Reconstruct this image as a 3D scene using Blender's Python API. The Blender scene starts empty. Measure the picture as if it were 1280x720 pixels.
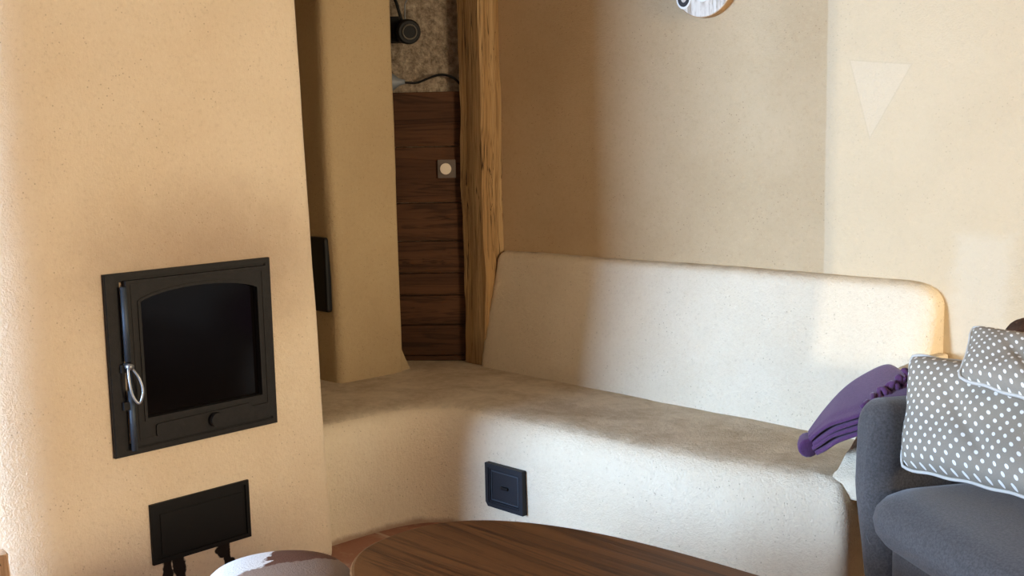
import bpy, bmesh, math, random
from mathutils import Vector, Matrix
random.seed(7)
S = bpy.context.scene
COL = S.collection

# ------------------------------------------------------------------ camera
YAW, PITCH, ROLL, FPX = math.radians(45), math.radians(7.8), math.radians(1.2), 1430.0
fw = Vector((-math.sin(YAW)*math.cos(PITCH), math.cos(YAW)*math.cos(PITCH), -math.sin(PITCH)))
r0 = Vector((math.cos(YAW), math.sin(YAW), 0)); u0 = r0.cross(fw)
rt = r0*math.cos(ROLL) - u0*math.sin(ROLL); up = rt.cross(fw)
cam_data = bpy.data.cameras.new('camera'); cam = bpy.data.objects.new('camera', cam_data); COL.objects.link(cam)
m = Matrix((rt, up, -fw)).transposed().to_4x4(); m.translation = Vector((0, 0, 1.5)); cam.matrix_world = m
cam_data.sensor_fit = 'HORIZONTAL'; cam_data.sensor_width = 36; cam_data.lens = 36*FPX/1280
cam_data.clip_start = .02
S.camera = cam

# ------------------------------------------------------------------ light
w = bpy.data.worlds.new('world'); S.world = w; w.use_nodes = True
w.node_tree.nodes['Background'].inputs['Color'].default_value = (.62, .78, 1, 1)
w.node_tree.nodes['Background'].inputs['Strength'].default_value = .6

def area(name, loc, direction, sx, sy, power, color, spread=180):
    l = bpy.data.lights.new(name, 'AREA'); l.shape = 'RECTANGLE'; l.size = sx; l.size_y = sy
    l.energy = power; l.color = color; l.spread = math.radians(spread)
    o = bpy.data.objects.new(name, l); COL.objects.link(o)
    o.location = loc; o.rotation_euler = Vector(direction).to_track_quat('-Z', 'Z').to_euler()
    return o
# daylight in the window beside the stove, warm fill added at the right-hand opening
area('window_daylight', (-3.97, -2.06, 1.15), (0, 1, 0), 1.15, 1.4, 650, (.44, .655, 1.0))
area('warm_fill', (3.08, 2.6, 1.5), (-1, -.15, 0), 1.4, 1.5, 235, (1, .82, .56))
sun = bpy.data.lights.new('reflected_sun', 'SUN'); sun.energy = .75; sun.angle = math.radians(.6); sun.color = (1, .95, .84)  # stands in for light reflected off glass, aimed through the added opening
so = bpy.data.objects.new('reflected_sun', sun); COL.objects.link(so); so.location = (-1.5, -6, 3)
so.rotation_euler = Vector((0, math.cos(math.radians(5)), -math.sin(math.radians(5)))).to_track_quat('-Z', 'Z').to_euler()

vs = S.view_settings
S.display_settings.display_device = 'sRGB'
vs.view_transform = 'Standard'; vs.look = 'None'; vs.gamma = 1; vs.use_curve_mapping = False; vs.exposure = 0.12

# ------------------------------------------------------------------ materials
def nt(name):
    mt = bpy.data.materials.new(name); mt.use_nodes = True
    return mt, mt.node_tree.nodes, mt.node_tree.links, mt.node_tree.nodes['Principled BSDF']
def node(ns, kind, **kw):
    n = ns.new(kind)
    for k, v in kw.items():
        if k in n.inputs: n.inputs[k].default_value = v
        else: setattr(n, k, v)
    return n
def ramp(ns, ls, src, stops):
    n = ns.new('ShaderNodeValToRGB'); e = n.color_ramp.elements
    while len(e) < len(stops): e.new(.5)
    for i, (p, c) in enumerate(stops):
        e[i].position = p; e[i].color = (*c, 1) if len(c) == 3 else c
    ls.new(src, n.inputs[0]); return n.outputs[0]
def mixc(ns, ls, fac, a, b, mode='MIX'):
    n = ns.new('ShaderNodeMix'); n.data_type = 'RGBA'; n.blend_type = mode
    for v, idx in ((fac, 0), (a, 6), (b, 7)):
        if isinstance(v, (int, float)): n.inputs[idx].default_value = v
        elif isinstance(v, tuple): n.inputs[idx].default_value = (*v, 1)
        else: ls.new(v, n.inputs[idx])
    return n.outputs[2]
def math_(ns, ls, op, a, b=0.0, c=0.0, clamp=False):
    n = ns.new('ShaderNodeMath'); n.operation = op; n.use_clamp = clamp
    for i, v in enumerate((a, b, c)):
        if isinstance(v, (int, float)): n.inputs[i].default_value = v
        else: ls.new(v, n.inputs[i])
    return n.outputs[0]
def coords(ns, kind='Object'): return ns.new('ShaderNodeTexCoord').outputs[kind]
def sep(ns, ls, v):
    n = ns.new('ShaderNodeSeparateXYZ'); ls.new(v, n.inputs[0]); return n.outputs
def noise(ns, ls, vec, scale, detail=4, rough=.6, dist=0):
    n = node(ns, 'ShaderNodeTexNoise', Scale=scale, Detail=detail, Roughness=rough, Distortion=dist)
    ls.new(vec, n.inputs['Vector']); return n.outputs['Fac']
def bump(ns, ls, h, strength, dist, p, prev=None):
    b = node(ns, 'ShaderNodeBump', Strength=strength, Distance=dist); ls.new(h, b.inputs['Height'])
    if prev: ls.new(prev, b.inputs['Normal'])
    ls.new(b.outputs[0], p.inputs['Normal']); return b.outputs[0]
def smooth(ns, ls, v, lo, hi, inv=False):
    n = ns.new('ShaderNodeMapRange'); n.interpolation_type = 'SMOOTHSTEP'
    ls.new(v, n.inputs[0]); n.inputs[1].default_value = lo; n.inputs[2].default_value = hi
    n.inputs[3].default_value = 1 if inv else 0; n.inputs[4].default_value = 0 if inv else 1
    return n.outputs[0]

def blob(ns, ls, xyz, cy, cz, ry, rz, warp, edge=.15):
    dy = math_(ns, ls, 'DIVIDE', math_(ns, ls, 'SUBTRACT', xyz[1], cy), ry)
    dz = math_(ns, ls, 'DIVIDE', math_(ns, ls, 'SUBTRACT', xyz[2], cz), rz)
    d = math_(ns, ls, 'SQRT', math_(ns, ls, 'ADD', math_(ns, ls, 'MULTIPLY', dy, dy), math_(ns, ls, 'MULTIPLY', dz, dz)))
    d = math_(ns, ls, 'ADD', d, warp)
    return smooth(ns, ls, d, 1-edge, 1+edge, True)

def plaster(name, base, mott, kind='plain', b=.5):
    mt, ns, ls, p = nt(name); co = coords(ns)
    big = noise(ns, ls, co, 2.2, 5, .55); mid = noise(ns, ls, co, 14, 6, .65); fine = noise(ns, ls, co, 190, 3, .6)
    c = mixc(ns, ls, smooth(ns, ls, big, .35, .7), base, mott)
    c = mixc(ns, ls, math_(ns, ls, 'MULTIPLY', smooth(ns, ls, mid, .45, .75), .30), c, mott)
    # straw and sand specks
    v = node(ns, 'ShaderNodeTexVoronoi', Scale=60.0, Randomness=1.0); ls.new(co, v.inputs['Vector'])
    v2 = noise(ns, ls, co, 9, 2, .5)
    sp = math_(ns, ls, 'MULTIPLY', smooth(ns, ls, v.outputs['Distance'], .07, .19, True), smooth(ns, ls, v2, .46, .62))
    c = mixc(ns, ls, math_(ns, ls, 'MULTIPLY', sp, .62), c, (base[0]*.42, base[1]*.36, base[2]*.30))
    gr = noise(ns, ls, co, 75, 4, .75)
    c = mixc(ns, ls, math_(ns, ls, 'MULTIPLY', smooth(ns, ls, gr, .52, .72), .30), c, (base[0]*.68, base[1]*.62, base[2]*.55))
    c = mixc(ns, ls, math_(ns, ls, 'MULTIPLY', smooth(ns, ls, gr, .30, .46, True), .25), c, (min(.85, base[0]*1.15), min(.82, base[1]*1.18), min(.75, base[2]*1.22)))
    xyz = sep(ns, ls, co)
    if kind == 'stove':
        wq = math_(ns, ls, 'MULTIPLY', math_(ns, ls, 'SUBTRACT', noise(ns, ls, co, 9, 4, .6), .5), 1.6)
        sm = blob(ns, ls, xyz, 1.88, 1.10, .36, .21, math_(ns, ls, 'MULTIPLY', wq, .4), .8)
        c = mixc(ns, ls, math_(ns, ls, 'MULTIPLY', sm, .62), c, (.33, .215, .14))
        wz = math_(ns, ls, 'MULTIPLY', math_(ns, ls, 'SUBTRACT', noise(ns, ls, co, 38, 2, .5), .5), 1.1)
        for cy, cz, ry, rz in ((1.676, .125, .018, .06), (1.722, .12, .017, .062), (1.712, .15, .02, .03), (1.872, .150, .022, .024), (1.890, .12, .013, .075), (1.902, .085, .02, .035)):
            bl = blob(ns, ls, xyz, cy, cz, ry, rz, wz, .12)
            c = mixc(ns, ls, bl, c, (.018, .013, .011))
    if kind == 'bench':
        geo = ns.new('ShaderNodeNewGeometry'); nz = sep(ns, ls, geo.outputs['True Normal'])[2]
        top = smooth(ns, ls, math_(ns, ls, 'ADD', nz, math_(ns, ls, 'MULTIPLY', math_(ns, ls, 'SUBTRACT', noise(ns, ls, co, 20, 7, .75, .5), .5), .30)), .88, 1.0)
        wear = smooth(ns, ls, math_(ns, ls, 'ADD', noise(ns, ls, co, 5, 7, .7, .4), math_(ns, ls, 'MULTIPLY', noise(ns, ls, co, 26, 5, .7), .35)), .48, .86)
        c = mixc(ns, ls, math_(ns, ls, 'MULTIPLY', top, .85), c, mixc(ns, ls, wear, (.42, .325, .215), (.66, .56, .41)))
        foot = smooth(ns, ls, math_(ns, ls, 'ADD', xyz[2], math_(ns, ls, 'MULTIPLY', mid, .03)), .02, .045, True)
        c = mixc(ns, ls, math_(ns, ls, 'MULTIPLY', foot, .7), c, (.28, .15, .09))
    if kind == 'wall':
        # light patches painted into the colour: paler right part and triangle, hairline trowel marks
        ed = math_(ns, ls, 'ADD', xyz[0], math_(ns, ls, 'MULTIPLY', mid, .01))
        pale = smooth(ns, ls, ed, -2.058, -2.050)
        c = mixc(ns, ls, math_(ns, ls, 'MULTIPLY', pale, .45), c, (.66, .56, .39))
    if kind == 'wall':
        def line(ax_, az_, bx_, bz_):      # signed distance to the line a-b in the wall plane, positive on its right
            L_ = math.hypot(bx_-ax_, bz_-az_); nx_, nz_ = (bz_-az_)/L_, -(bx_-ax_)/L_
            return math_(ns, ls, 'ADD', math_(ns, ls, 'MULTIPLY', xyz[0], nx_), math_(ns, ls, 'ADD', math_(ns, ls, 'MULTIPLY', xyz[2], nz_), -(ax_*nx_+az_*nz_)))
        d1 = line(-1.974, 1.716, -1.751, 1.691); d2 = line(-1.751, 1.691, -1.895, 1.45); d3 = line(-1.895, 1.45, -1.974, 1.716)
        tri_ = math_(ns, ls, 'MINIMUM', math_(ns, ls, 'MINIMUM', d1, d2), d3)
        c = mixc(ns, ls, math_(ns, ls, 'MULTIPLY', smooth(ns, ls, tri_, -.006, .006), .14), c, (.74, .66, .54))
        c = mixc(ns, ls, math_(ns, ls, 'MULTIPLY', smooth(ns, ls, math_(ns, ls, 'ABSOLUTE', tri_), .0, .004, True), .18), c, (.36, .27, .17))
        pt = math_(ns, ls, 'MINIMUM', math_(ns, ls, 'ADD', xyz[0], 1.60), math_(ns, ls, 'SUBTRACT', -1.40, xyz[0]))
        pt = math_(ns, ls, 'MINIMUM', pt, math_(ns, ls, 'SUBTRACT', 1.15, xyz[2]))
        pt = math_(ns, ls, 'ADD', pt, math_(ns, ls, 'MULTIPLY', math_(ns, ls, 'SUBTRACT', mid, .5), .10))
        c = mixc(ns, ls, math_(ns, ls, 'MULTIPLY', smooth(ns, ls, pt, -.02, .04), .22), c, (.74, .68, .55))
    ls.new(c, p.inputs['Base Color']); p.inputs['Roughness'].default_value = .93
    p.inputs['Specular IOR Level'].default_value = .15
    n1 = bump(ns, ls, math_(ns, ls, 'ADD', fine, math_(ns, ls, 'MULTIPLY', gr, 2.0)), .9*b, .008, p)
    n2 = bump(ns, ls, mid, .5*b, .012, p, n1)
    pit = smooth(ns, ls, v.outputs['Distance'], .02, .25)
    n3 = bump(ns, ls, pit, .22*b, .004, p, n2)
    bump(ns, ls, big, .4*b, .04, p, n3)
    return mt

def wood(name, c1, c2, dark, axis='Z', scale=1.0, rough=.55, crack=0.0, ring=9.0, b=.4, spec=.3):
    mt, ns, ls, p = nt(name); co = coords(ns)
    mp = ns.new('ShaderNodeMapping'); ls.new(co, mp.inputs[0])
    st = {'X': (.06, 1, 1), 'Y': (1, .07, 1), 'Z': (1, 1, .035)}[axis]
    mp.inputs['Scale'].default_value = tuple(s*scale for s in st); v = mp.outputs[0]
    big = noise(ns, ls, v, 7, 4, .55, 1.2)
    rings = math_(ns, ls, 'FRACT', math_(ns, ls, 'MULTIPLY', big, ring))
    tri = math_(ns, ls, 'ABSOLUTE', math_(ns, ls, 'SUBTRACT', math_(ns, ls, 'MULTIPLY', rings, 2), 1))
    fib = noise(ns, ls, v, 90, 5, .7)
    c = mixc(ns, ls, smooth(ns, ls, big, .3, .7), c1, c2)
    c = mixc(ns, ls, math_(ns, ls, 'MULTIPLY', smooth(ns, ls, tri, .55, 1), .55), c, dark)
    c = mixc(ns, ls, math_(ns, ls, 'MULTIPLY', smooth(ns, ls, fib, .45, .75), .5), c, dark)
    h = math_(ns, ls, 'ADD', fib, math_(ns, ls, 'MULTIPLY', tri, -.5))
    if crack:
        cn = noise(ns, ls, v, 16, 3, .5, 2.0)
        cr = smooth(ns, ls, math_(ns, ls, 'ABSOLUTE', math_(ns, ls, 'SUBTRACT', cn, .5)), .0, .018, True)
        cr = math_(ns, ls, 'MULTIPLY', cr, smooth(ns, ls, noise(ns, ls, co, 3, 1, .5), .45, .6))
        c = mixc(ns, ls, math_(ns, ls, 'MULTIPLY', cr, crack), c, (.02, .01, .005))
        h = math_(ns, ls, 'SUBTRACT', h, math_(ns, ls, 'MULTIPLY', cr, 2))
    ls.new(c, p.inputs['Base Color']); p.inputs['Roughness'].default_value = rough
    p.inputs['Specular IOR Level'].default_value = spec
    bump(ns, ls, h, b, .004, p)
    return mt

def simple(name, col, rough=.6, metal=0, nscale=0, nb=.2, spec=.5, var=0, dist=.002):
    mt, ns, ls, p = nt(name)
    p.inputs['Base Color'].default_value = (*col, 1); p.inputs['Roughness'].default_value = rough
    p.inputs['Metallic'].default_value = metal; p.inputs['Specular IOR Level'].default_value = spec
    if nscale:
        co = coords(ns); n = noise(ns, ls, co, nscale, 4, .6); bump(ns, ls, n, nb, dist, p)
        if var:
            n2 = noise(ns, ls, co, nscale*.2, 4, .6)
            c = mixc(ns, ls, smooth(ns, ls, n2, .3, .7), tuple(x*(1-var) for x in col), tuple(min(1, x*(1+var)) for x in col))
            ls.new(c, p.inputs['Base Color'])
    return mt

M = {}
M['stove'] = plaster('warm_clay_plaster', (.76, .635, .475), (.72, .585, .42), 'stove')
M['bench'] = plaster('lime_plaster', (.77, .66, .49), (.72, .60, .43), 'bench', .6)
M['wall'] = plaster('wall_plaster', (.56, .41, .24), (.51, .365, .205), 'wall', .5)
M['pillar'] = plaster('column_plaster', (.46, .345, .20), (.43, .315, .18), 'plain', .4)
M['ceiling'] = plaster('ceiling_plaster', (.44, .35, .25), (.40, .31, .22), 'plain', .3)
M['post'] = wood('old_spruce', (.47, .31, .15), (.35, .205, .085), (.13, .07, .03), 'Z', 1.3, .8, 1.0, 14, .7, .15)
M['plank'] = wood('dark_boards', (.105, .046, .020), (.060, .026, .012), (.014, .007, .004), 'X', 1.0, .7, .6, 8, .5, .2)
M['table'] = wood('walnut_top', (.135, .056, .019), (.080, .032, .011), (.022, .009, .005), 'X', .9, .45, .25, 7, .12, .22)
M['leg_wood'] = wood('leg_wood', (.20, .10, .045), (.13, .06, .03), (.04, .02, .01), 'Z', 1, .5)
M['rotten'] = wood('weathered_beam', (.66, .46, .29), (.55, .36, .22), (.16, .08, .04), 'Z', 1.2, .85, 1.0, 6, .8, .1)
M['iron'] = simple('cast_iron', (.0125, .011, .0105), .6, .2, 260, .35, .3, .2)
M['iron_dark'] = simple('black_sheet', (.0035, .0033, .0033), .55, 0, 120, .2, .22)
M['iron_blue'] = simple('blued_iron', (.012, .014, .019), .55, .2, 200, .3, .35)
M['steel_blue'] = simple('blue_steel', (.055, .068, .085), .55, .6, 90, .15, .5)
M['steel'] = simple('bright_steel', (.30, .30, .30), .4, .9)
M['rubber'] = simple('black_plastic', (.006, .006, .006), .6, 0, 0, .2, .2)
M['glass'] = simple('sooty_glass', (.004, .003, .003), .12, 0, 5, .03, .2)
M['lens_dark'] = simple('lens_glass', (.004, .004, .004), .5, 0, 0, .1, .1)
M['lens'] = simple('lens_ring', (.07, .058, .042), .4, .5)
M['cone'] = simple('grey_plastic', (.16, .18, .20), .5)
M['plate'] = simple('taupe_plate', (.12, .095, .08), .5)
M['knobw'] = simple('cream_knob', (.78, .68, .55), .45)
M['white'] = simple('white_paint', (.8, .78, .72), .7)
M['black'] = simple('black_paint', (.02, .014, .012), .6)

# rough mortared stone wall
mt, ns, ls, p = nt('rough_stone'); co = coords(ns)
n1 = noise(ns, ls, co, 26, 8, .75); n2 = noise(ns, ls, co, 6, 5, .6)
ls.new(ramp(ns, ls, n1, [(.33, (.10, .07, .045)), (.5, (.30, .235, .165)), (.68, (.50, .41, .30))]), p.inputs['Base Color'])
p.inputs['Roughness'].default_value = .95
a = bump(ns, ls, n1, .8, .02, p); bump(ns, ls, n2, .8, .05, p, a); M['stone'] = mt

# terracotta floor tiles
mt, ns, ls, p = nt('terracotta_tiles'); co = coords(ns)
br = node(ns, 'ShaderNodeTexBrick', Scale=1.0); br.offset = 0; br.inputs['Brick Width'].default_value = .33; br.inputs['Row Height'].default_value = .33
br.inputs['Mortar Size'].default_value = .008; br.inputs['Mortar'].default_value = (.42, .30, .20, 1)
br.inputs['Color1'].default_value = (.30, .12, .065, 1); br.inputs['Color2'].default_value = (.24, .10, .055, 1)
mp = ns.new('ShaderNodeMapping'); mp.inputs['Location'].default_value = (.08, .06, 0); ls.new(co, mp.inputs[0]); ls.new(mp.outputs[0], br.inputs['Vector'])
c = mixc(ns, ls, smooth(ns, ls, noise(ns, ls, co, 12, 6, .7), .5, .75), br.outputs['Color'], (.40, .25, .16))
ls.new(c, p.inputs['Base Color']); p.inputs['Roughness'].default_value = .6
bump(ns, ls, noise(ns, ls, co, 40, 4, .6), .2, .004, p); M['floor'] = mt

def fabric(name, col, col2, weave=900, b=.4):
    mt, ns, ls, p = nt(name); co = coords(ns)
    n = noise(ns, ls, co, weave, 2, .5); n2 = noise(ns, ls, co, 160, 4, .7)
    c = mixc(ns, ls, smooth(ns, ls, n2, .35, .65), col, col2)
    ls.new(c, p.inputs['Base Color']); p.inputs['Roughness'].default_value = .95; p.inputs['Specular IOR Level'].default_value = .1
    p.inputs['Sheen Weight'].default_value = .25; p.inputs['Sheen Roughness'].default_value = .5
    a = bump(ns, ls, n, b, .001, p); bump(ns, ls, n2, b*.6, .002, p, a); return mt
M['sofa'] = fabric('charcoal_wool', (.062, .056, .053), (.102, .093, .089))
M['purple'] = fabric('purple_fleece', (.078, .028, .082), (.102, .040, .108))
M['fur'] = simple('brown_plush', (.07, .035, .02), .95, 0, 120, .8, .1, .4, .01)

def dots(name, base, nx):
    mt, ns, ls, p = nt(name); uv = sep(ns, ls, coords(ns, 'UV'))
    u_ = math_(ns, ls, 'DIVIDE', uv[0], nx); v_ = math_(ns, ls, 'DIVIDE', uv[1], nx)
    def d(off):
        a = math_(ns, ls, 'SUBTRACT', math_(ns, ls, 'FRACT', math_(ns, ls, 'ADD', u_, off)), .5)
        q = math_(ns, ls, 'SUBTRACT', math_(ns, ls, 'FRACT', math_(ns, ls, 'ADD', v_, off)), .5)
        return math_(ns, ls, 'SQRT', math_(ns, ls, 'ADD', math_(ns, ls, 'MULTIPLY', a, a), math_(ns, ls, 'MULTIPLY', q, q)))
    dd = math_(ns, ls, 'MINIMUM', d(0), d(.5)); msk = smooth(ns, ls, dd, .135, .165, True)
    co = coords(ns); n2 = noise(ns, ls, co, 300, 3, .6)
    b0 = mixc(ns, ls, n2, tuple(x*.88 for x in base), tuple(x*1.1 for x in base))
    ls.new(mixc(ns, ls, msk, b0, (.80, .77, .70)), p.inputs['Base Color'])
    p.inputs['Roughness'].default_value = .95; p.inputs['Specular IOR Level'].default_value = .1
    bump(ns, ls, n2, .3, .001, p); return mt
M['dots'] = dots('spotted_cotton', (.285, .245, .19), .040)
M['piping'] = simple('pale_piping', (.55, .52, .46), .9, 0, 300, .3, .1)

# cowhide
mt, ns, ls, p = nt('cowhide'); co = coords(ns)
q = noise(ns, ls, co, 5.0, 5, .62, .5)
xyz = sep(ns, ls, co)
q = math_(ns, ls, 'SUBTRACT', q, .5)
ra = math_(ns, ls, 'MULTIPLY', math_(ns, ls, 'ADD', xyz[0], xyz[1]), .707); rb = math_(ns, ls, 'MULTIPLY', math_(ns, ls, 'SUBTRACT', xyz[1], xyz[0]), .707)
msk = math_(ns, ls, 'ADD', ra, math_(ns, ls, 'MULTIPLY', q, .22))
mtp = math_(ns, ls, 'SUBTRACT', math_(ns, ls, 'ADD', math_(ns, ls, 'MULTIPLY', ra, .67), math_(ns, ls, 'MULTIPLY', q, .25)), rb)
hr = noise(ns, ls, co, 220, 3, .6)
wcol = mixc(ns, ls, hr, (.62, .60, .58), (.86, .85, .84)); bcol = mixc(ns, ls, hr, (.085, .030, .014), (.16, .062, .030))
tau = mixc(ns, ls, hr, (.22, .15, .11), (.32, .23, .18))
c = mixc(ns, ls, smooth(ns, ls, msk, -.035, -.029), wcol, bcol)
c = mixc(ns, ls, smooth(ns, ls, mtp, -.022, -.012), c, tau)
ls.new(c, p.inputs['Base Color']); p.inputs['Roughness'].default_value = .8; bump(ns, ls, hr, .6, .004, p); M['cow'] = mt

# whitewashed end grain
mt, ns, ls, p = nt('whitewashed_wood'); co = coords(ns)
mp = ns.new('ShaderNodeMapping'); mp.inputs['Scale'].default_value = (1, 1, .15); ls.new(co, mp.inputs[0])
n1 = noise(ns, ls, mp.outputs[0], 60, 5, .7)
ls.new(ramp(ns, ls, n1, [(.35, (.40, .31, .22)), (.5, (.72, .64, .53)), (.8, (.82, .77, .68))]), p.inputs['Base Color'])
p.inputs['Roughness'].default_value = .8; bump(ns, ls, n1, .3, .003, p); M['wash'] = mt
M['rim'] = simple('bare_wood_rim', (.42, .26, .13), .75, 0, 60, .3, .2, .3)

# ------------------------------------------------------------------ mesh helpers
def link(name, bm, mat, parent=None, smooth_=False, kind=None, loc=None):
    me = bpy.data.meshes.new(name); bmesh.ops.recalc_face_normals(bm, faces=bm.faces[:])
    bm.to_mesh(me); bm.free(); me.materials.append(M[mat] if isinstance(mat, str) else mat)
    if smooth_:
        for f_ in me.polygons: f_.use_smooth = True
    o = bpy.data.objects.new(name, me); COL.objects.link(o)
    if parent: o.parent = parent
    if kind: o['kind'] = kind
    return o
def thing(name, label, cat, loc=(0, 0, 0), rotz=0, group=None):
    o = bpy.data.objects.new(name, None); COL.objects.link(o); o.location = loc; o.rotation_euler = (0, 0, rotz)
    o.empty_display_size = .05; o['label'] = label; o['category'] = cat
    if group: o['group'] = group
    return o
def tag(o, label, cat, group=None):
    o['label'] = label; o['category'] = cat
    if group: o['group'] = group
    return o
def box(bm, x0, x1, y0, y1, z0, z1, mtx=None):
    v = [bm.verts.new((x, y, z)) for x in (x0, x1) for y in (y0, y1) for z in (z0, z1)]
    fs = [bm.faces.new([v[i] for i in q]) for q in ((0, 1, 3, 2), (4, 6, 7, 5), (0, 4, 5, 1), (2, 3, 7, 6), (0, 2, 6, 4), (1, 5, 7, 3))]
    if mtx: bmesh.ops.transform(bm, matrix=mtx, verts=v)
    return v
def bevelled(x0, x1, y0, y1, z0, z1, r, seg=2):
    bm = bmesh.new(); box(bm, x0, x1, y0, y1, z0, z1)
    bmesh.ops.bevel(bm, geom=bm.edges[:], offset=r, segments=seg, affect='EDGES', profile=.5); return bm
def loft(bm, rings, closed=True, cap0=True, cap1=True):
    R = [[bm.verts.new(p_) for p_ in r_] for r_ in rings]; n = len(R[0])
    for a_, b_ in zip(R, R[1:]):
        for i in range(n if closed else n-1):
            j = (i+1) % n; bm.faces.new((a_[i], a_[j], b_[j], b_[i]))
    if cap0: bm.faces.new(R[0][::-1])
    if cap1: bm.faces.new(R[-1])
    return R
def tube(bm, pts, r, n=10, cap=True):
    pts = [Vector(p_) for p_ in pts]; rings = []
    t0 = (pts[1]-pts[0]).normalized(); ref = Vector((0, 0, 1)) if abs(t0.z) < .9 else Vector((1, 0, 0))
    nrm = t0.cross(ref).normalized()
    for i, p_ in enumerate(pts):
        t = ((pts[min(i+1, len(pts)-1)]-pts[max(i-1, 0)])).normalized()
        nrm = (nrm - t*nrm.dot(t)).normalized(); bi = t.cross(nrm)
        rr = r[i] if isinstance(r, (list, tuple)) else r
        rings.append([p_+(nrm*math.cos(2*math.pi*k/n)+bi*math.sin(2*math.pi*k/n))*rr for k in range(n)])
    loft(bm, rings, cap0=cap, cap1=cap)
def spline(pts, n=8, closed=False):
    P = [Vector(p_) for p_ in pts]; out = []; L = len(P)
    for i in range(L if closed else L-1):
        g = (lambda k: P[k % L]) if closed else (lambda k: P[max(0, min(L-1, k))])
        a_, b_, c_, d_ = g(i-1), g(i), g(i+1), g(i+2)
        for j in range(n):
            t = j/n
            out.append(.5*((2*b_)+(c_-a_)*t+(2*a_-5*b_+4*c_-d_)*t*t+(3*b_-a_-3*c_+d_)*t**3))
    if not closed: out.append(P[-1])
    return out
def round_poly(pts, n=6):
    """pts: (x, y, r) corners -> rounded outline"""
    out = []; L = len(pts)
    for i in range(L):
        p_ = Vector(pts[i][:2]); a_ = Vector(pts[i-1][:2]); b_ = Vector(pts[(i+1) % L][:2]); r = pts[i][2]
        if r <= 0: out.append(p_); continue
        da, db = (a_-p_).normalized(), (b_-p_).normalized()
        ang = da.angle(db); t = min(r/math.tan(ang/2), (a_-p_).length*.49, (b_-p_).length*.49)
        s, e = p_+da*t, p_+db*t
        for k in range(n+1):
            u_ = k/n; out.append(s*(1-u_)**2+p_*2*u_*(1-u_)+e*u_*u_)
    return out
def prism(bm, outline, z0, z1):
    rings = [[(p_[0], p_[1], z) for p_ in outline] for z in (z0, z1)]
    R = loft(bm, rings, cap0=False, cap1=False)
    for ring in R:
        f_ = bm.faces.new(ring); bmesh.ops.triangulate(bm, faces=[f_])
def handmade(o, voxel=.014, iters=8, amp=.012, size=.35, seed=0):
    """hand-trowelled masonry: voxel remesh, softened arrises, slow waviness"""
    r_ = o.modifiers.new('remesh', 'REMESH'); r_.mode = 'VOXEL'; r_.voxel_size = voxel; r_.use_smooth_shade = True
    s_ = o.modifiers.new('soft', 'SMOOTH'); s_.factor = .6; s_.iterations = iters
    t_ = bpy.data.textures.new('waves', 'CLOUDS'); t_.noise_scale = size; t_.noise_depth = 2
    d_ = o.modifiers.new('waves', 'DISPLACE'); d_.texture = t_; d_.strength = amp; d_.mid_level = .5; d_.texture_coords = 'GLOBAL'
    return o
def cyl(bm, c, axis, r, h, n=24, r2=None):
    a_ = Vector(axis).normalized(); c = Vector(c); tube(bm, [c, c+a_*h], [r, r if r2 is None else r2], n)

# ------------------------------------------------------------------ room shell
ZC = 2.55
bm = bmesh.new(); box(bm, -4.9, 3.3, -2.2, 4.0, -.15, 0); link('floor', bm, 'floor', kind='structure')
bm = bmesh.new(); box(bm, -4.9, 3.3, -2.2, 4.0, ZC, ZC+.15); link('ceiling', bm, 'ceiling', kind='structure')
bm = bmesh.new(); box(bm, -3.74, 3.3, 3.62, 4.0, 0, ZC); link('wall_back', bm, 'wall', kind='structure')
bm = bmesh.new(); box(bm, -4.9, -4.6, -2.2, 4.0, 0, ZC); link('wall_left', bm, 'pillar', kind='structure')
# wall behind the camera: stove window, added opening for the light patch (openings: x0, x1, z0, z1)
def wall_with_openings(name, mat, along, lo, hi, t0, t1, openings):
    bm = bmesh.new()
    def bx_(a0, a1, z0, z1):
        if a1-a0 < 1e-4 or z1-z0 < 1e-4: return
        if along == 'x': box(bm, a0, a1, t0, t1, z0, z1)
        else: box(bm, t0, t1, a0, a1, z0, z1)
    cur = lo
    for a0, a1, z0, z1 in sorted(openings):
        bx_(cur, a0, 0, ZC); bx_(a0, a1, 0, z0); bx_(a0, a1, z1, ZC); cur = a1
    bx_(cur, hi, 0, ZC)
    return link(name, bm, mat, kind='structure')
OPS = [(-4.55, -3.385, .45, 1.85), (-2.072, -.75, 1.115, 2.50)]
wall_with_openings('wall_front', 'ceiling', 'x', -4.9, 3.3, -2.0, -1.8 - .1, OPS)
OPE = [(1.9, 3.3, .75, 2.25)]  # unseen window opening added for the warm fill
wall_with_openings('wall_right', 'ceiling', 'y', -1.9, 3.62, 2.9, 3.0, OPE)
k = 0
for a0, a1, z0, z1 in OPS+OPE:
    k += 1; bm = bmesh.new(); t = .045
    for c0, c1, e0, e1 in ((a0, a0+t, z0, z1), (a1-t, a1, z0, z1), (a0, a1, z0, z0+t), (a0, a1, z1-t, z1)):
        if k < 3: box(bm, c0, c1, -1.99, -1.94, e0, e1)
        else: box(bm, 2.93, 2.98, c0, c1, e0, e1)
    link('window_%d' % k, bm, 'white', kind='structure')  # last two frames trim the openings added for light

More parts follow.
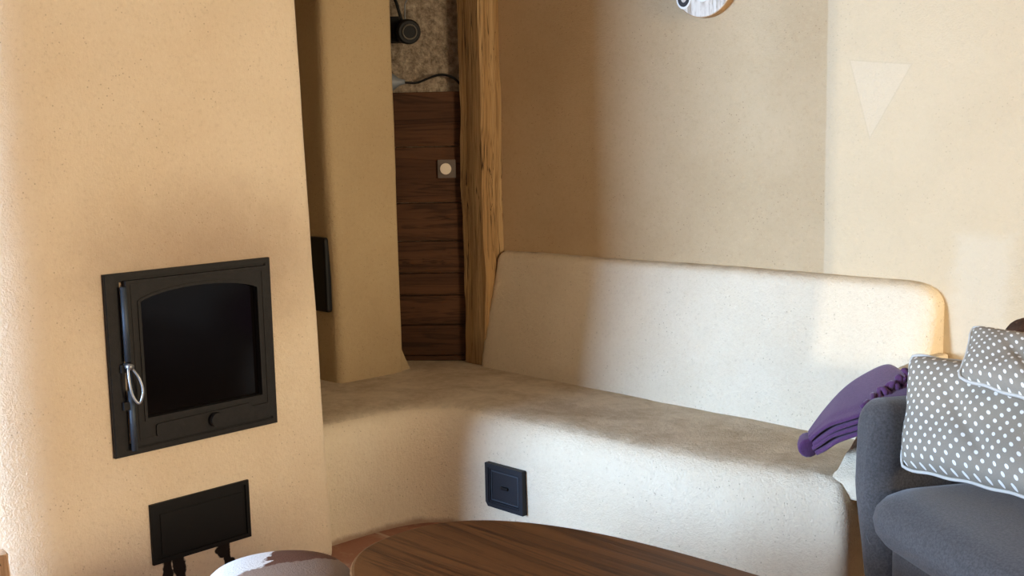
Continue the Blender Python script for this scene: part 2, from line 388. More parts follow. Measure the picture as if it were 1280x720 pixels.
# diagonal corner behind the column: rough stone above, boards below
A = Vector((-3.80, 3.55, 0)); B = Vector((-4.2, 3.20, 0)); T = (B-A).normalized(); N = Vector((T.y, -T.x, 0))   # N faces the room
if N.dot(Vector((1, -1, 0))) < 0: N = -N
dm = Matrix((T, N, Vector((0, 0, 1)))).transposed().to_4x4(); dm.translation = A     # local: x along, y out to room, z up
bm = bmesh.new(); box(bm, .0, .80, -.22, -.032, 0, ZC)
bmesh.ops.subdivide_edges(bm, edges=bm.edges[:], cuts=40, use_grid_fill=True)
for v in bm.verts:
    if v.co.y > -.04: v.co.y += random.uniform(-.008, .002)
o = link('wall_corner', bm, 'stone', kind='structure', smooth_=True); o.matrix_world = dm
bds = [.455, .480, .623, .761, .864, 1.012, 1.187, 1.440, 1.686]
bm = bmesh.new()
for i in range(len(bds)-1):
    q = bmesh.new(); j = random.uniform(-.003, .003)
    x0 = -.01; z0, z1 = bds[i], bds[i+1]-.0035
    box(q, x0, .37, -.028, 0+j, z0, z1)
    bmesh.ops.bevel(q, geom=q.edges[:], offset=.0025, segments=1, affect='EDGES')
    tmp = bpy.data.meshes.new('t'); q.to_mesh(tmp); q.free(); bm.from_mesh(tmp); bpy.data.meshes.remove(tmp)
o = link('board_panelling', bm, 'plank'); o.matrix_world = dm
tag(o, 'dark brown horizontal boards filling the narrow corner between column and post', 'wood panelling')

# timber post
bm = bmesh.new()
rings = []
for i in range(33):
    z = .38+(ZC-.38)*i/32
    w1 = .006*math.sin(z*9)+.004*math.sin(z*23+1); w2 = .005*math.sin(z*7+2)+.003*math.sin(z*29)
    x0, x1, y0, y1 = -3.815+w2*.6, -3.665+w1*.5, 3.50+w2*.3, 3.618
    ch = .008+.003*math.sin(z*13)
    rings.append([(x0+ch, y0, z), ((x0+x1)/2-.03, y0+.002+w1*.4, z), ((x0+x1)/2+.02, y0, z), (x1-ch, y0, z), (x1, y0+ch, z), (x1+w1*.2, (y0+y1)/2, z), (x1, y1, z), (x0, y1, z), (x0, y0+ch, z)])
loft(bm, rings)
tag(link('timber_post', bm, 'post'), 'old cracked golden brown squared timber post rising behind the bench corner', 'post')

# ------------------------------------------------------------------ column with soot door
col_t = thing('chimney_column', 'plastered clay column standing in the bench corner between stove and boards', 'column', (-4.1, 3.0, .44))
def par(o, t):
    o.parent = t; o.matrix_parent_inverse = Matrix.Translation(-Vector(t.location)) if not t.rotation_euler.z else t.matrix_world.inverted()
    return o
bm = bmesh.new(); rings = []
for z, f_, e_ in ((.42, 0, .004), (.5, 0, 0), (.9, 0, 0), (1.4, .003, 0), (2.0, .006, 0), (ZC+.02, .008, 0)):
    y1 = 3.195-.006*(z > 1)
    pts = round_poly([(-3.885, 2.845-.02*(z > 1.2), .045), (-3.885, y1, .012), (-4.50, y1+.02, 0), (-4.50, 2.85, 0)])
    rings.append([(p_[0]+f_, p_[1], z) for p_ in pts])
loft(bm, rings)
par(handmade(link('column_body', bm, 'pillar', smooth_=True), .016, 3, .008, .4), col_t)
bm = bmesh.new()  # swelling of plaster where the column meets the bench
rings = []
for i in range(9):
    t = i/8; z = .44+.17*t; e_ = .055*(1-t)**1.6
    rings.append([(-3.90-.02*t, 3.15, z), (-3.90-.02*t, 3.195+e_, z), (-4.3, 3.23+e_, z), (-4.3, 3.15, z)])
loft(bm, rings); par(link('column_foot', bm, 'pillar', smooth_=False), col_t)
bm = bevelled(-4.34, -3.925, 2.822, 2.86, .756, 1.074, .012)
sd = par(link('soot_door', bm, 'iron_dark'), col_t)
bm = bevelled(-4.30, -3.945, 2.816, 2.83, .78, 1.05, .006)
par(link('door_leaf', bm, 'iron'), col_t).parent = col_t

# ------------------------------------------------------------------ stove
XS = -3.25
st = thing('masonry_stove', 'tall rounded clay plastered stove with glass fire door at left', 'stove', (-3.7, 1.7, 0))
bm = bmesh.new(); rings = []
for z in (0, .1, .3, .7, 1.2, 1.6, 1.95, 2.3, ZC+.02):
    ye = 2.335-.03*min(z, 2)
    pts = round_poly([(XS, 1.00, .42), (XS, ye, .05), (-4.55, ye+.02, 0), (-4.55, 1.00, .1)], 14)
    rings.append([(p_[0], p_[1], z) for p_ in pts])
loft(bm, rings)
par(handmade(link('stove_body', bm, 'stove', smooth_=True), .016, 3, .006, .5), st)

def ypoly(bm, pts, x0, x1, holes=None):
    """panel in the y-z plane, from x0 out to x1; optional inner outline with equal count makes a ring"""
    if holes is None:
        loft(bm, [[(x0, y, z) for y, z in pts], [(x1, y, z) for y, z in pts]])
    else:
        rr = [[(x0, y, z) for y, z in holes], [(x0, y, z) for y, z in pts], [(x1, y, z) for y, z in pts], [(x1, y, z) for y, z in holes], [(x0, y, z) for y, z in holes]]
        loft(bm, rr, cap0=False, cap1=False)
def rect(y0, y1, z0, z1): return [(y0, z0), (y1, z0), (y1, z1), (y0, z1)]
fd = thing('fire_door', '', '', (XS, 1.81, .82)); del fd['label'], fd['category']
fd.parent = st; fd.matrix_parent_inverse = Matrix.Translation(-Vector(st.location))
def fpar(o):
    o.parent = fd; o.matrix_parent_inverse = Matrix.Translation(-Vector(fd.location)); return o
# outer frame
bm = bmesh.new(); ypoly(bm, rect(1.524, 2.102, .541, 1.103), XS-.02, XS+.016, rect(1.560, 2.080, .562, 1.085))
ypoly(bm, rect(1.535, 2.092, .552, 1.094), XS-.02, XS+.010, rect(1.575, 2.070, .575, 1.075))
bmesh.ops.bevel(bm, geom=[e for e in bm.edges if e.calc_length() > .4], offset=.003, segments=2, affect='EDGES')
fpar(link('door_frame', bm, 'iron'))
# leaf: ring between rectangle and arched opening
def arch(y0, y1, z0, zs, zt, n=24):
    pts = [(y0, z0), (y1, z0)]
    for i in range(n+1):
        t = i/n; y = y1+(y0-y1)*t
        pts.append((y, zs+(zt-zs)*(1-(2*t-1)**2)**.75))
    return pts
inner = arch(1.627, 2.036, .652, 1.012, 1.043)
def outer_for(inner, y0, y1, z0, z1):
    out = []
    for i, (y, z) in enumerate(inner):
        if i == 0: out.append((y0, z0))
        elif i == 1: out.append((y1, z0))
        elif i == 2: out.append((y1, z1))
        elif i == len(inner)-1: out.append((y0, z1))
        else: out.append((y, z1))
    return out
bm = bmesh.new(); ypoly(bm, outer_for(inner, 1.585, 2.074, .572, 1.079), XS-.015, XS+.030, inner)
fpar(link('door_leaf', bm, 'iron'))
inner2 = arch(1.618, 2.045, .643, 1.016, 1.052)
bm = bmesh.new(); ypoly(bm, inner2, XS+.029, XS+.034, inner)   # raised lip round the pane
q = [(y, z) for y, z in rect(1.600, 2.060, .630, 1.066)]
ypoly(bm, rect(1.598, 2.062, .586, 1.068), XS+.029, XS+.032, rect(1.603, 2.057, .591, 1.063))
fpar(link('moulding', bm, 'iron'))
bm = bmesh.new(); ypoly(bm, inner, XS-.004, XS+.012); fpar(link('glass_pane', bm, 'glass'))
# air slide along the foot of the door, with its knob
bm = bmesh.new()
ypoly(bm, [(p_[0], p_[1]) for p_ in round_poly([(1.652, .587, .01), (2.055, .587, .01), (2.055, .622, .006), (1.99, .622, .006), (1.985, .634, .006), (1.652, .628, .01)], 3)], XS+.02, XS+.036)
fpar(link('air_slide', bm, 'iron'))
bm = bmesh.new(); cyl(bm, (XS+.03, 1.853, .606), (1, 0, 0), .010, .018); cyl(bm, (XS+.045, 1.853, .606), (1, 0, 0), .0235, .012, 28, .0215)
bmesh.ops.bevel(bm, geom=[e for e in bm.edges if len(e.link_faces) == 2 and e.calc_face_angle(0) > 1.2], offset=.003, segments=2, affect='EDGES')
fpar(link('knob', bm, 'iron', smooth_=False))
# latch rod in two lengths with the loop handle between
for z0, z1, y_ in ((.835, 1.062, 1.578), (.558, .745, 1.581)):
    bm = bmesh.new(); tube(bm, [(XS+.026, y_, z0), (XS+.026, y_, z1)], .0095, 12); fpar(link('latch_rod', bm, 'steel_blue', smooth_=True))
bm = bmesh.new()
lp = spline([(XS+.045, 1.571, .822), (XS+.060, 1.592, .79), (XS+.066, 1.600, .745), (XS+.062, 1.588, .71), (XS+.056, 1.572, .735), (XS+.052, 1.566, .78)], 8, True)
tube(bm, lp+[lp[0]], .0042, 8); cyl(bm, (XS+.02, 1.573, .822), (1, 0, 0), .010, .034, 14)
fpar(link('loop_handle', bm, 'steel', smooth_=True))
for z in (.70, .815):
    bm = bmesh.new(); box(bm, XS+.004, XS+.03, 1.555, 1.575, z-.012, z+.012); fpar(link('latch_hook', bm, 'iron'))
# lower ash door
ad = thing('ash_door', '', '', (XS, 1.8, .27)); del ad['label'], ad['category']
ad.parent = st; ad.matrix_parent_inverse = Matrix.Translation(-Vector(st.location))
def apar(o): o.parent = ad; o.matrix_parent_inverse = Matrix.Translation(-Vector(ad.location)); return o
bm = bmesh.new(); ypoly(bm, rect(1.626, 1.981, .172, .368), XS-.02, XS+.009, rect(1.641, 1.968, .186, .355)); apar(link('door_frame', bm, 'iron_dark'))
bm = bmesh.new(); ypoly(bm, rect(1.640, 1.969, .185, .356), XS-.02, XS+.003); ypoly(bm, rect(1.66, 1.955, .195, .330), XS, XS+.0055)
apar(link('door_leaf', bm, 'iron_dark'))

# ------------------------------------------------------------------ bench
be = thing('masonry_bench', 'built in plastered bench with worn seat running along the back wall', 'bench', (-2.6, 3.2, 0))
bm = bmesh.new()
front = spline([(-3.345, 2.30, 0), (-3.345, 2.45, 0), (-3.335, 2.62, 0), (-3.300, 2.75, 0), (-3.215, 2.835, 0), (-3.06, 2.868, 0), (-2.75, 2.872, 0), (-2.4, 2.885, 0), (-2.0, 2.925, 0), (-1.70, 2.965, 0)], 6)
front = [(p_.x, p_.y) for p_ in front] + [(p_.x, p_.y) for p_ in round_poly([(-1.70, 2.965, 0), (-1.605, 2.975, .06), (-1.600, 3.66, 0)], 8)[1:]]
outline = front + [(-4.55, 3.66), (-4.55, 2.30)]
nf = len(front)
def inset(d):
    out = []
    for i, p_ in enumerate(outline):
        if 0 < i < nf-1:
            t = (Vector(outline[i+1])-Vector(outline[i-1])).normalized(); n_ = Vector((-t.y, t.x))
            out.append((p_[0]+n_.x*d, p_[1]+n_.y*d))
        elif i == 0: out.append((p_[0]-d, p_[1]))
        elif i == nf-1: out.append((p_[0]-d, p_[1]))
        else: out.append(p_)
    return out
prof = [(-.004, -.02), (0, .1), (.0, .25), (.004, .33), (.012, .375), (.030, .415), (.055, .438), (.09, .448), (.14, .452)]
R = loft(bm, [[(x, y, z) for x, y in inset(d)] for d, z in prof], cap0=False, cap1=False)
for ring in (R[0], R[-1]):
    f_ = bm.faces.new(ring); bmesh.ops.triangulate(bm, faces=[f_])
par(handmade(link('bench_seat', bm, 'bench', smooth_=True), .014, 2, .012, .3), be)
# backrest
bm = bmesh.new(); rings = []
for x, ins in ((-3.70, 0), (-3.4, 0), (-3.0, 0), (-2.6, 0), (-2.2, 0), (-1.74, 0), (-1.69, .006), (-1.655, .018), (-1.632, .036), (-1.617, .065)):
    t = (x+3.70)/2.085; yb = 3.478-.045*t+ins*.45; zt = .968+.014*t-ins
    sec = round_poly([(yb-.004, .40, 0), (yb+.01, .52, .1), (3.566-.012*t+ins*.4, zt-.015, .035), (3.60, zt, .01), (3.68, zt+.002, 0), (3.68, .40, 0)], 5)
    rings.append([(x + (.045 if x < -3.6 else 0)*max(0, (p_[1]-.45)/.5), p_[0], p_[1]) for p_ in sec])
loft(bm, rings)
par(handmade(link('backrest', bm, 'bench', smooth_=True), .011, 6, .010, .35), be)
# low end curb that climbs to the backrest
bm = bmesh.new()
sec = round_poly([(3.03, .40, 0), (3.03, .455, .01), (3.20, .62, .06), (3.32, .755, .07), (3.50, .765, .02), (3.60, .765, 0), (3.60, .40, 0)], 6)
loft(bm, [[(x+k_*.055*max(0, p_[1]-.45)/.3, p_[0], p_[1]-.012) for p_ in sec] for x, k_ in ((-1.695, 1), (-1.585, 0))])
par(handmade(link('end_armrest', bm, 'bench', smooth_=True), .010, 5, .006, .2), be)
# small inspection door in the bench front
cd = thing('inspection_door', '', '', (-3.03, 2.87, .15)); del cd['label'], cd['category']
cd.parent = be; cd.matrix_parent_inverse = Matrix.Translation(-Vector(be.location))
YD = 2.860; CX0, CX1, CZ0, CZ1 = -3.012, -2.818, .112, .278
def cpar(o): o.parent = cd; o.matrix_parent_inverse = Matrix.Translation(-Vector(cd.location)); return o
def xring(bm, a, b_, y0, y1):
    rr = [[(x, y0, z) for x, z in b_], [(x, y0, z) for x, z in a], [(x, y1, z) for x, z in a], [(x, y1, z) for x, z in b_], [(x, y0, z) for x, z in b_]]
    loft(bm, rr, cap0=False, cap1=False)
def ins(d): return [(CX0+d+(.012 if d == 0 else 0), CZ0+d), (CX1-d, CZ0+d), (CX1-d, CZ1-d), (CX0+d, CZ1-d), (CX0+d, CZ0+d+(.016 if d == 0 else .006))]
bm = bmesh.new(); xring(bm, ins(0), ins(.016), YD+.02, YD-.012); xring(bm, ins(.016), ins(.022), YD+.02, YD-.008)
cpar(link('door_frame', bm, 'iron_blue'))
bm = bmesh.new(); box(bm, CX0+.016, CX1-.016, YD-.003, YD+.02, CZ0+.016, CZ1-.016); cpar(link('door_leaf', bm, 'iron_blue'))
bm = bmesh.new(); xring(bm, ins(.026), ins(.030), YD-.001, YD-.006); cpar(link('moulding', bm, 'steel_blue')).name = 'moulding'
bm = bevelled((CX0+CX1)/2-.020, (CX0+CX1)/2+.018, YD-.012, YD, .188, .200, .004); cpar(link('finger_grip', bm, 'iron_dark'))

# ------------------------------------------------------------------ switch, lamp, cable
def dpt(x, y, z): return dm @ Vector((x, y, z))
sw = thing('light_switch', 'square taupe switch plate with round cream button on the dark boards', 'light switch', dpt(.107, 0, 1.338))
sw.rotation_euler = (0, 0, math.atan2(T.y, T.x)); bpy.context.view_layer.update()
def spar(o): o.parent = sw; return o
fl = -1   # local frame of the switch: x along boards, y = out of the boards after the flip below
sgn = 1 if (sw.matrix_world.to_3x3() @ Vector((0, 1, 0))).dot(N) > 0 else -1
bm = bmesh.new(); box(bm, -.041, .041, min(0, sgn*.010), max(0, sgn*.010), -.041, .041)
bmesh.ops.bevel(bm, geom=bm.edges[:], offset=.002, segments=2, affect='EDGES'); spar(link('switch_plate', bm, 'plate'))
bm = bmesh.new(); cyl(bm, (.004, sgn*.008, 0), (0, sgn, 0), .026, .010, 32, .0245); spar(link('round_button', bm, 'knobw'))

lamp = thing('spot_lamp', 'black round spot lamp fixed to the rough stone above the boards', 'lamp', dpt(.34, .0, 1.95))
def lpar(o): return par(o, lamp)
ax = Vector((.90, -.42, -.12)).normalized(); c0 = Vector((-3.900, 3.302, 1.938))-ax*.104
bm = bmesh.new(); tube(bm, [c0-ax*.03, c0-ax*.025, c0+ax*.03, c0+ax*.05, c0+ax*.09, c0+ax*.10], [.02, .046, .048, .054, .054, .047], 28)
lpar(link('lamp_housing', bm, 'rubber', smooth_=False))
bm = bmesh.new(); rr = []
for a_, r_ in ((.095, .028), (.108, .030), (.112, .034), (.108, .038), (.095, .040)):
    pass
cc = c0+ax*.104; e1 = ax.cross(Vector((0, 0, 1))).normalized(); e2 = ax.cross(e1)
tube(bm, [cc+(e1*math.cos(t)+e2*math.sin(t))*.031 for t in [2*math.pi*i/32 for i in range(33)]], .0035, 8, cap=False)
lpar(link('lens_ring', bm, 'lens', smooth_=True))
bm = bmesh.new(); cyl(bm, c0+ax*.098, ax, .029, .004); lpar(link('lens', bm, 'lens_dark'))
bm = bmesh.new(); b0 = dpt(.325, .03, 1.95)
box(bm, -.035, .035, -.03, .05, -.05, .06, Matrix.Translation(b0) @ Matrix.Rotation(math.atan2(T.y, T.x), 4, 'Z')); lpar(link('lamp_bracket', bm, 'rubber'))
bm = bmesh.new(); tube(bm, spline([c0+Vector((0, 0, .03)), (-4.00, 3.32, 2.06), (-4.025, 3.32, 2.16), (-4.02, 3.34, 2.54)]), .007, 8)
lpar(link('lamp_cable', bm, 'rubber', smooth_=True))
bm = bmesh.new(); tube(bm, spline([c0+Vector((0.015, 0, .04)), (-3.965, 3.335, 2.06), (-3.95, 3.345, 2.14), (-3.96, 3.35, 2.54)]), .0028, 8)
lpar(link('thin_wire', bm, 'cone', smooth_=True))

cb = thing('power_cable', 'black cable with grey cone shaped end resting along the top of the boards', 'cable', dpt(.34, .01, 1.74))
bm = bmesh.new(); pc = dpt(.355, .034, 1.728); tube(bm, [pc, pc-T*.012, pc-T*.05, pc-T*.075], [.048, .044, .016, .009], 20); par(link('cone_plug', bm, 'cone', smooth_=True), cb)
bm = bmesh.new(); tube(bm, spline([dpt(.290, .034, 1.726), dpt(.23, .012, 1.724), dpt(.17, .01, 1.745), dpt(.12, .008, 1.757), dpt(.07, .006, 1.745), dpt(.03, .002, 1.708)]), .0052, 8)
par(link('cord', bm, 'rubber', smooth_=True), cb)
bm = bmesh.new(); tube(bm, spline([dpt(.372, .0, 1.73), dpt(.366, -.01, 1.8), dpt(.365, -.005, 1.85), dpt(.364, .0, 1.87)]), .005, 8)
par(link('riser_cord', bm, 'rubber', smooth_=True), cb)

# ------------------------------------------------------------------ plaque on the wall
pq = thing('round_plaque', 'round whitewashed wood slice plaque with dark painted rings hung on wall', 'wall decoration', (-2.553, 3.62, 2.041))
bm = bmesh.new(); cyl(bm, (0, 0, 0), (0, -1, 0), .138, .034, 64); q = link('rim', bm, 'rim'); q.parent = pq
bm = bmesh.new(); cyl(bm, (0, -.033, 0), (0, -1, 0), .136, .004, 64, .134); q = link('face', bm, 'wash'); q.parent = pq
def yring(bm, cx, cz, ra, rb, y0, y1, n=36, sx=.8):
    rr = []
    for y, r_ in ((y0, ra), (y1, ra), (y1, rb), (y0, rb), (y0, ra)):
        rr.append([(cx+sx*r_*math.cos(2*math.pi*i/n), y, cz+r_*math.sin(2*math.pi*i/n)) for i in range(n)])
    loft(bm, rr, cap0=False, cap1=False)
for cx, cz, ra, rb in ((-.086, -.058, .034, .018), (.0, -.043, .030, .010)):
    bm = bmesh.new(); yring(bm, cx, cz, ra+.008, ra, -.036, -.0385); q = link('painted_halo', bm, 'white'); q.parent = pq
    bm = bmesh.new(); yring(bm, cx, cz, ra, rb, -.036, -.0395); q = link('painted_ring', bm, 'black'); q.parent = pq

# ------------------------------------------------------------------ sofa
an = math.radians(-33)
O = Vector((-1.572, 2.965, 0))
sf = thing('tub_sofa', 'charcoal grey upholstered tub sofa with rounded arm beside the plaster bench', 'sofa', O, an)
SH = []
path = spline([(.065, .04, 0), (.065, .2, 0), (.07, .34, 0), (.10, .44, 0), (.20, .50, 0), (.45, .515, 0), (.80, .515, 0), (1.05, .50, 0), (1.15, .44, 0), (1.18, .34, 0), (1.185, .2, 0), (1.185, .04, 0)], 6)
def section(k, zt, tw):
    """closed loop of (offset, z): offset + is outward"""
    pts = round_poly([(-tw*1.9, .13, .01), (-tw*1.5, .30, .05), (-tw, .42, .05), (-tw, zt, tw*.9), (tw*1.0, zt, tw*.95), (tw*1.25, .47, .16), (-tw*1.2, .13, .02)], 8)
    return pts
rings = []
L = len(path)
def frame(i):
    t = (path[min(i+1, L-1)]-path[max(i-1, 0)]).normalized(); return t, Vector((-t.y, t.x, 0))
caps = [(-.062, .30), (-.052, .62), (-.034, .84), (-.014, .96)]
def place(i, scale, shift):
    t, n_ = frame(i); zt = .730
    sec = section(0, zt, .066); cz = .44
    return [path[i]+t*shift+n_*(o_*scale)+Vector((0, 0, cz+(z-cz)*(1-(1-scale)*.35))) for o_, z in sec]
for s_, sc in caps: rings.append(place(0, sc, s_))
for i in range(L): rings.append(place(i, 1, 0))
for s_, sc in reversed(caps): rings.append(place(L-1, sc, -s_))
bm = bmesh.new(); loft(bm, rings)
o = link('arm_and_back', bm, 'sofa', smooth_=True); o.parent = sf
ss = o.modifiers.new('s', 'SUBSURF'); ss.levels = 1; ss.render_levels = 1
def pad(name, x0, x1, y0, y1, z0, z1, r, rz, mat, bulge=.02, parent=None):
    pts = round_poly([(x0, y0, r), (x1, y0, r), (x1, y1, r*.6), (x0, y1, r*.6)], 10)
    cx, cy = (x0+x1)/2, (y0+y1)/2; rings = []; n = 8
    for k in range(n+1):
        a_ = -math.pi/2+math.pi*k/n; d = rz*(1-math.cos(a_)); z = (z0+rz if a_ < 0 else z1-rz)+rz*math.sin(a_)
        sx = ((x1-x0)/2-d)/((x1-x0)/2); sy = ((y1-y0)/2-d)/((y1-y0)/2)
        rings.append([(cx+(p_[0]-cx)*sx, cy+(p_[1]-cy)*sy, z) for p_ in pts])
    for s_ in (.85, .6, .3, .08): rings.append([(cx+(p_[0]-cx)*sx*s_, cy+(p_[1]-cy)*sy*s_, z1+bulge*(1-s_*s_)) for p_ in pts])
    bm = bmesh.new(); loft(bm, rings); o = link(name, bm, mat, smooth_=True); o.parent = parent; return o
pad('seat_cushion', .128, 1.12, -.065, .46, .345, .508, .13, .08, 'sofa', .012, sf)
pad('seat_base', .13, 1.12, .0, .47, .13, .36, .12, .03, 'sofa', 0, sf)
for x, y in ((.20, .08), (1.05, .08), (.22, .40), (1.03, .40)):
    bm = bmesh.new(); tube(bm, [(x, y, 0), (x, y, .15)], [.016, .026], 14); o = link('leg', bm, 'leg_wood', smooth_=True); o.parent = sf

# ------------------------------------------------------------------ cushions
def cushion(label, TL, TR, BR, BL, thick, name='spotted_cushion'):
    TL, TR, BR, BL = map(Vector, (TL, TR, BR, BL)); c = (TL+TR+BR+BL)/4
    t = thing(name, label, 'cushion', c, 0, 'spotted cushions on the sofa')
    n_ = (TR-TL).cross(BL-TL).normalized()
    if n_.dot(Vector((0, 0, 1.5))-c*Vector((1, 1, 1)).normalized().length) < 0: pass
    if n_.dot(Vector((0, 0, 1.5))-c) < 0: n_ = -n_
    Wd, Hd = (TR-TL).length, (BL-TL).length
    n = 28; bm = bmesh.new(); uvl = bm.loops.layers.uv.new('UVMap')
    def P(u_, v_, side):
        x, y = 2*u_-1, 2*v_-1
        # sides pulled in between the pointed corners
        x2 = x*(1-.05*(1-y*y))*(1-.05*abs(y)**9); y2 = y*(1-.05*(1-x*x))*(1-.05*abs(x)**9)
        p_ = (TL*(1-(x2+1)/2)+TR*(x2+1)/2)*(1-(y2+1)/2)+(BL*(1-(x2+1)/2)+BR*(x2+1)/2)*(y2+1)/2
        h = thick*.5*((1-x**4)*(1-y**4))**.55
        wr = .006*math.sin(9*x+5*y+side)*(1-x*x)*(1-y*y)+.010*math.exp(-((x+.1-.5*y)/.10)**2)*(-1)*(1-x*x)*(1-y*y)*(1+y)
        return p_-c+n_*side*(h+wr)
    for side in (1, -1):
        g = [[bm.verts.new(P(i/n, j/n, side)) for i in range(n+1)] for j in range(n+1)]
        for j in range(n):
            for i in range(n):
                f_ = bm.faces.new((g[j][i], g[j][i+1], g[j+1][i+1], g[j+1][i]))
                for l_, (a_, b_) in zip(f_.loops, ((i, j), (i+1, j), (i+1, j+1), (i, j+1))): l_[uvl].uv = (a_/n*Wd+.1*side, b_/n*Hd)
    bmesh.ops.remove_doubles(bm, verts=bm.verts[:], dist=.0004)
    o = link('cover', bm, 'dots', smooth_=True); o.parent = t
    pr = []
    for k in range(4*n):
        s_, i = divmod(k, n); u_, v_ = ((i/n, 0), (1, i/n), (1-i/n, 1), (0, 1-i/n))[s_]
        pr.append(P(u_, v_, 0)*1.012+Vector((0, 0, .002*math.sin(k*.9))))
    bm = bmesh.new(); tube(bm, pr+[pr[0], pr[1]], .0048, 6, cap=False)
    o = link('piping', bm, 'piping', smooth_=True); o.parent = t
    return t
cushion('large grey spotted cushion leaning on the sofa arm, reaching down to the seat',
        (-1.504, 3.147, 0.831), (-0.964, 2.964, 0.869), (-0.855, 2.619, 0.633), (-1.415, 2.917, 0.556), .155)
cushion('smaller grey spotted cushion stacked higher, overlapping the large one at the right edge',
        (-1.306, 3.102, 0.939), (-0.844, 2.826, 0.966), (-0.737, 2.494, 0.862), (-1.241, 2.869, 0.843), .085)
bm = bmesh.new(); bmesh.ops.create_icosphere(bm, subdivisions=4, radius=1)
for v in bm.verts: v.co = Vector((v.co.x*.075, v.co.y*.06, v.co.z*.112))*(1+.02*random.random())
o = link('plush_cushion', bm, 'fur', smooth_=True); o.location = (-1.225, 3.276, .835)
tag(o, 'dark brown plush cushion peeking from behind the smaller spotted cushion at right', 'cushion')

# ------------------------------------------------------------------ purple blanket over the end of the bench
bl = thing('purple_blanket', 'folded purple fleece blanket draped over the bench end and sofa arm', 'blanket', (-1.60, 3.1, .6))
def ribbon(curF, curB, th, n=10):
    """thick cloth between a front curve and a back curve"""
    F, Bk = spline(curF, 6), spline(curB, 6); rings = []
    for a_, b_ in zip(F, Bk):
        top = [a_.lerp(b_, k/n) for k in range(n+1)]
        nn = Vector((-.4, -.25, 1)).normalized()
        sec = []
        for k, p_ in enumerate(top): sec.append(p_+nn*th*.5*math.sin(math.pi*min(1, (k+.35)/1.6) if k < 2 else math.pi/2))
        for k, p_ in reversed(list(enumerate(top))): sec.append(p_-nn*th*.5)
        rings.append(sec)
    bm = bmesh.new(); loft(bm, rings); return bm
f0 = [(-1.45, 3.02, .705), (-1.515, 2.99, .700), (-1.56, 2.96, .672), (-1.61, 2.96, .648), (-1.664, 2.97, .623), (-1.709, 2.985, .590), (-1.747, 3.0, .556)]
b0_ = [(-1.44, 3.20, .765), (-1.537, 3.2, .760), (-1.615, 3.24, .768), (-1.674, 3.22, .737), (-1.725, 3.18, .690), (-1.758, 3.12, .628), (-1.777, 3.05, .563)]
for k in range(4):
    dz = -.0165*k; sh = .008*(k % 2)
    ff = [(x+.004*k+(sh if i > 3 else 0), y+.002*k, z+dz*(1-.25*(i == 6))) for i, (x, y, z) in enumerate(f0)]
    bb = [(x+.006*k, y, z+dz) for x, y, z in b0_]
    o = par(link('blanket_layer', ribbon(ff, bb, .0165), 'purple', smooth_=True), bl)
    o.modifiers.new('s', 'SUBSURF').levels = 1
bm = bmesh.new()   # rolled fold that closes the tip
for (za, zb, xo) in ((-.0, -.018, 0), (-.033, -.05, .004)):
    pts0 = [(-1.765+xo, 2.985, .532+za), (-1.785+xo, 2.985, .524+(za+zb)/2), (-1.762+xo, 2.99, .514+zb)]
tube(bm, spline([(-1.745, 3.0, .531), (-1.762, 3.02, .535), (-1.775, 3.05, .543)], 6), [.024, .029, .031]+[.031]*8+[.027, .02], 14)
bmesh.ops.scale(bm, vec=(1, 1, 1), verts=bm.verts[:])
par(link('rolled_tip', bm, 'purple', smooth_=True), bl)
for k in range(5):   # gathered frill at the upper end
    bm = bmesh.new(); pts = []
    for i in range(26):
        t = i/25
        b = Vector((-1.566+.075*t+.010*k, 2.985+.155*t+.016*k, .690+.098*t+.004*math.sin(k*2)-.010*k*t))
        pts.append(b+Vector((.010*math.sin(i*1.9+k), -.008*math.cos(i*1.7+k*2), .012*math.sin(i*1.5+k*1.3))))
    tube(bm, spline(pts, 2), .0085, 8); par(link('frill', bm, 'purple', smooth_=True), bl)

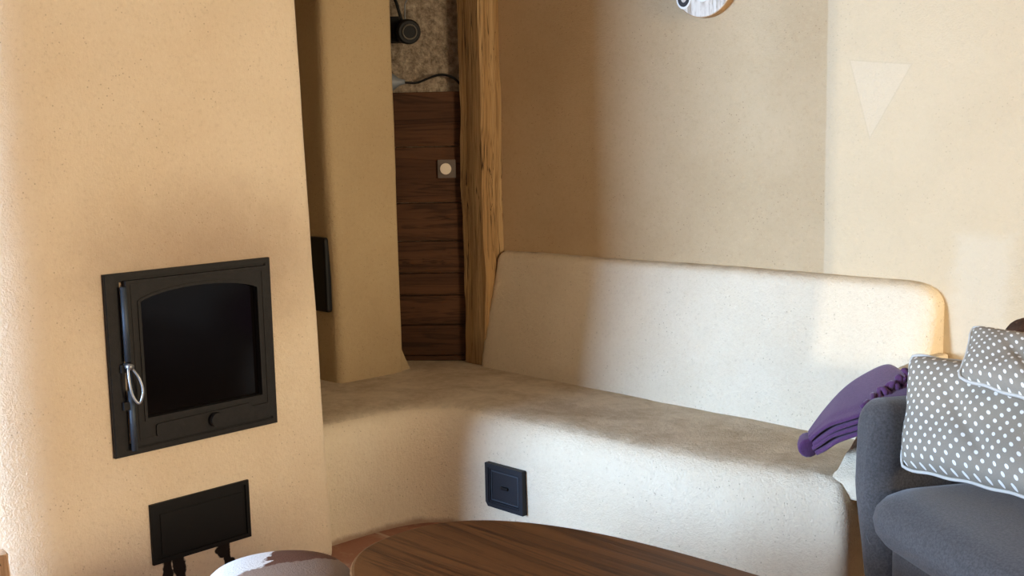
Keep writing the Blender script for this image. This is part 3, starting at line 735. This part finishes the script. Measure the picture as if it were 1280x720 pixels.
# ------------------------------------------------------------------ coffee table
tb = thing('coffee_table', 'dark walnut coffee table with rounded oval top in the foreground', 'table', (-1.46, 1.86, 0))
def superell(a_, b_, n_=2.5, N_=96):
    out = []
    for i in range(N_):
        t = 2*math.pi*i/N_; c, s = math.cos(t), math.sin(t)
        out.append((a_*math.copysign(abs(c)**(2/n_), c), b_*math.copysign(abs(s)**(2/n_), s)))
    return out
bm = bmesh.new(); rings = []
for d, z in ((.020, .405), (.006, .408), (0, .416), (0, .432), (.004, .438), (.010, .440)):
    rings.append([(x, y, z) for x, y in superell(.855-d, .395-d)])
loft(bm, rings); o = link('table_top', bm, 'table'); o.parent = tb
for x, y in ((-.5, -.2), (-.5, .2), (.5, -.2), (.5, .2)):
    bm = bmesh.new(); tube(bm, [(x*1.1, y*1.1, 0), (x, y, .405)], [.018, .030], 16); o = link('leg', bm, 'leg_wood', smooth_=True); o.parent = tb
bm = bmesh.new(); box(bm, -.52, .52, -.21, -.19, .33, .405); box(bm, -.52, .52, .19, .21, .33, .405); box(bm, -.52, -.50, -.2, .2, .33, .405); box(bm, .50, .52, -.2, .2, .33, .405)
o = link('apron', bm, 'leg_wood'); o.parent = tb

# ------------------------------------------------------------------ cowhide stool
cs = thing('cowhide_stool', 'low round stool covered in white and brown cowhide before the stove', 'stool', (-2.50, 1.60, 0))
bm = bmesh.new(); rings = []
for r_, z in ((.185, .20), (.196, .215), (.200, .26), (.200, .31), (.193, .335), (.175, .352), (.14, .363), (.09, .370), (.03, .373)):
    rings.append([(r_*math.cos(2*math.pi*i/64), r_*math.sin(2*math.pi*i/64), z) for i in range(64)])
loft(bm, rings); o = link('hide_seat', bm, 'cow', smooth_=True); o.parent = cs
bm = bmesh.new(); cyl(bm, (0, 0, .17), (0, 0, 1), .185, .045, 48); o = link('seat_rim', bm, 'iron_dark'); o.parent = cs
for k in range(4):
    a_ = math.pi/4+k*math.pi/2; bm = bmesh.new()
    tube(bm, [(.18*math.cos(a_), .18*math.sin(a_), 0), (.13*math.cos(a_), .13*math.sin(a_), .18)], [.012, .018], 12)
    o = link('leg', bm, 'leg_wood', smooth_=True); o.parent = cs

# ------------------------------------------------------------------ worm-eaten timber block by the stove
bm = bmesh.new(); box(bm, -3.14, -3.02, .88, 1.108, 0, .415)
bmesh.ops.subdivide_edges(bm, edges=bm.edges[:], cuts=6, use_grid_fill=True)
for v in bm.verts: v.co += Vector((random.uniform(-.003, .003), random.uniform(-.003, .003), random.uniform(-.003, .003) if v.co.z > .01 else 0))
bmesh.ops.bevel(bm, geom=[e for e in bm.edges if len(e.link_faces) == 2 and e.calc_face_angle(0) > 1.2], offset=.004, segments=2, affect='EDGES')
tag(link('timber_block', bm, 'rotten'), 'upright block of weathered worm eaten timber at the lower left corner', 'wood block')
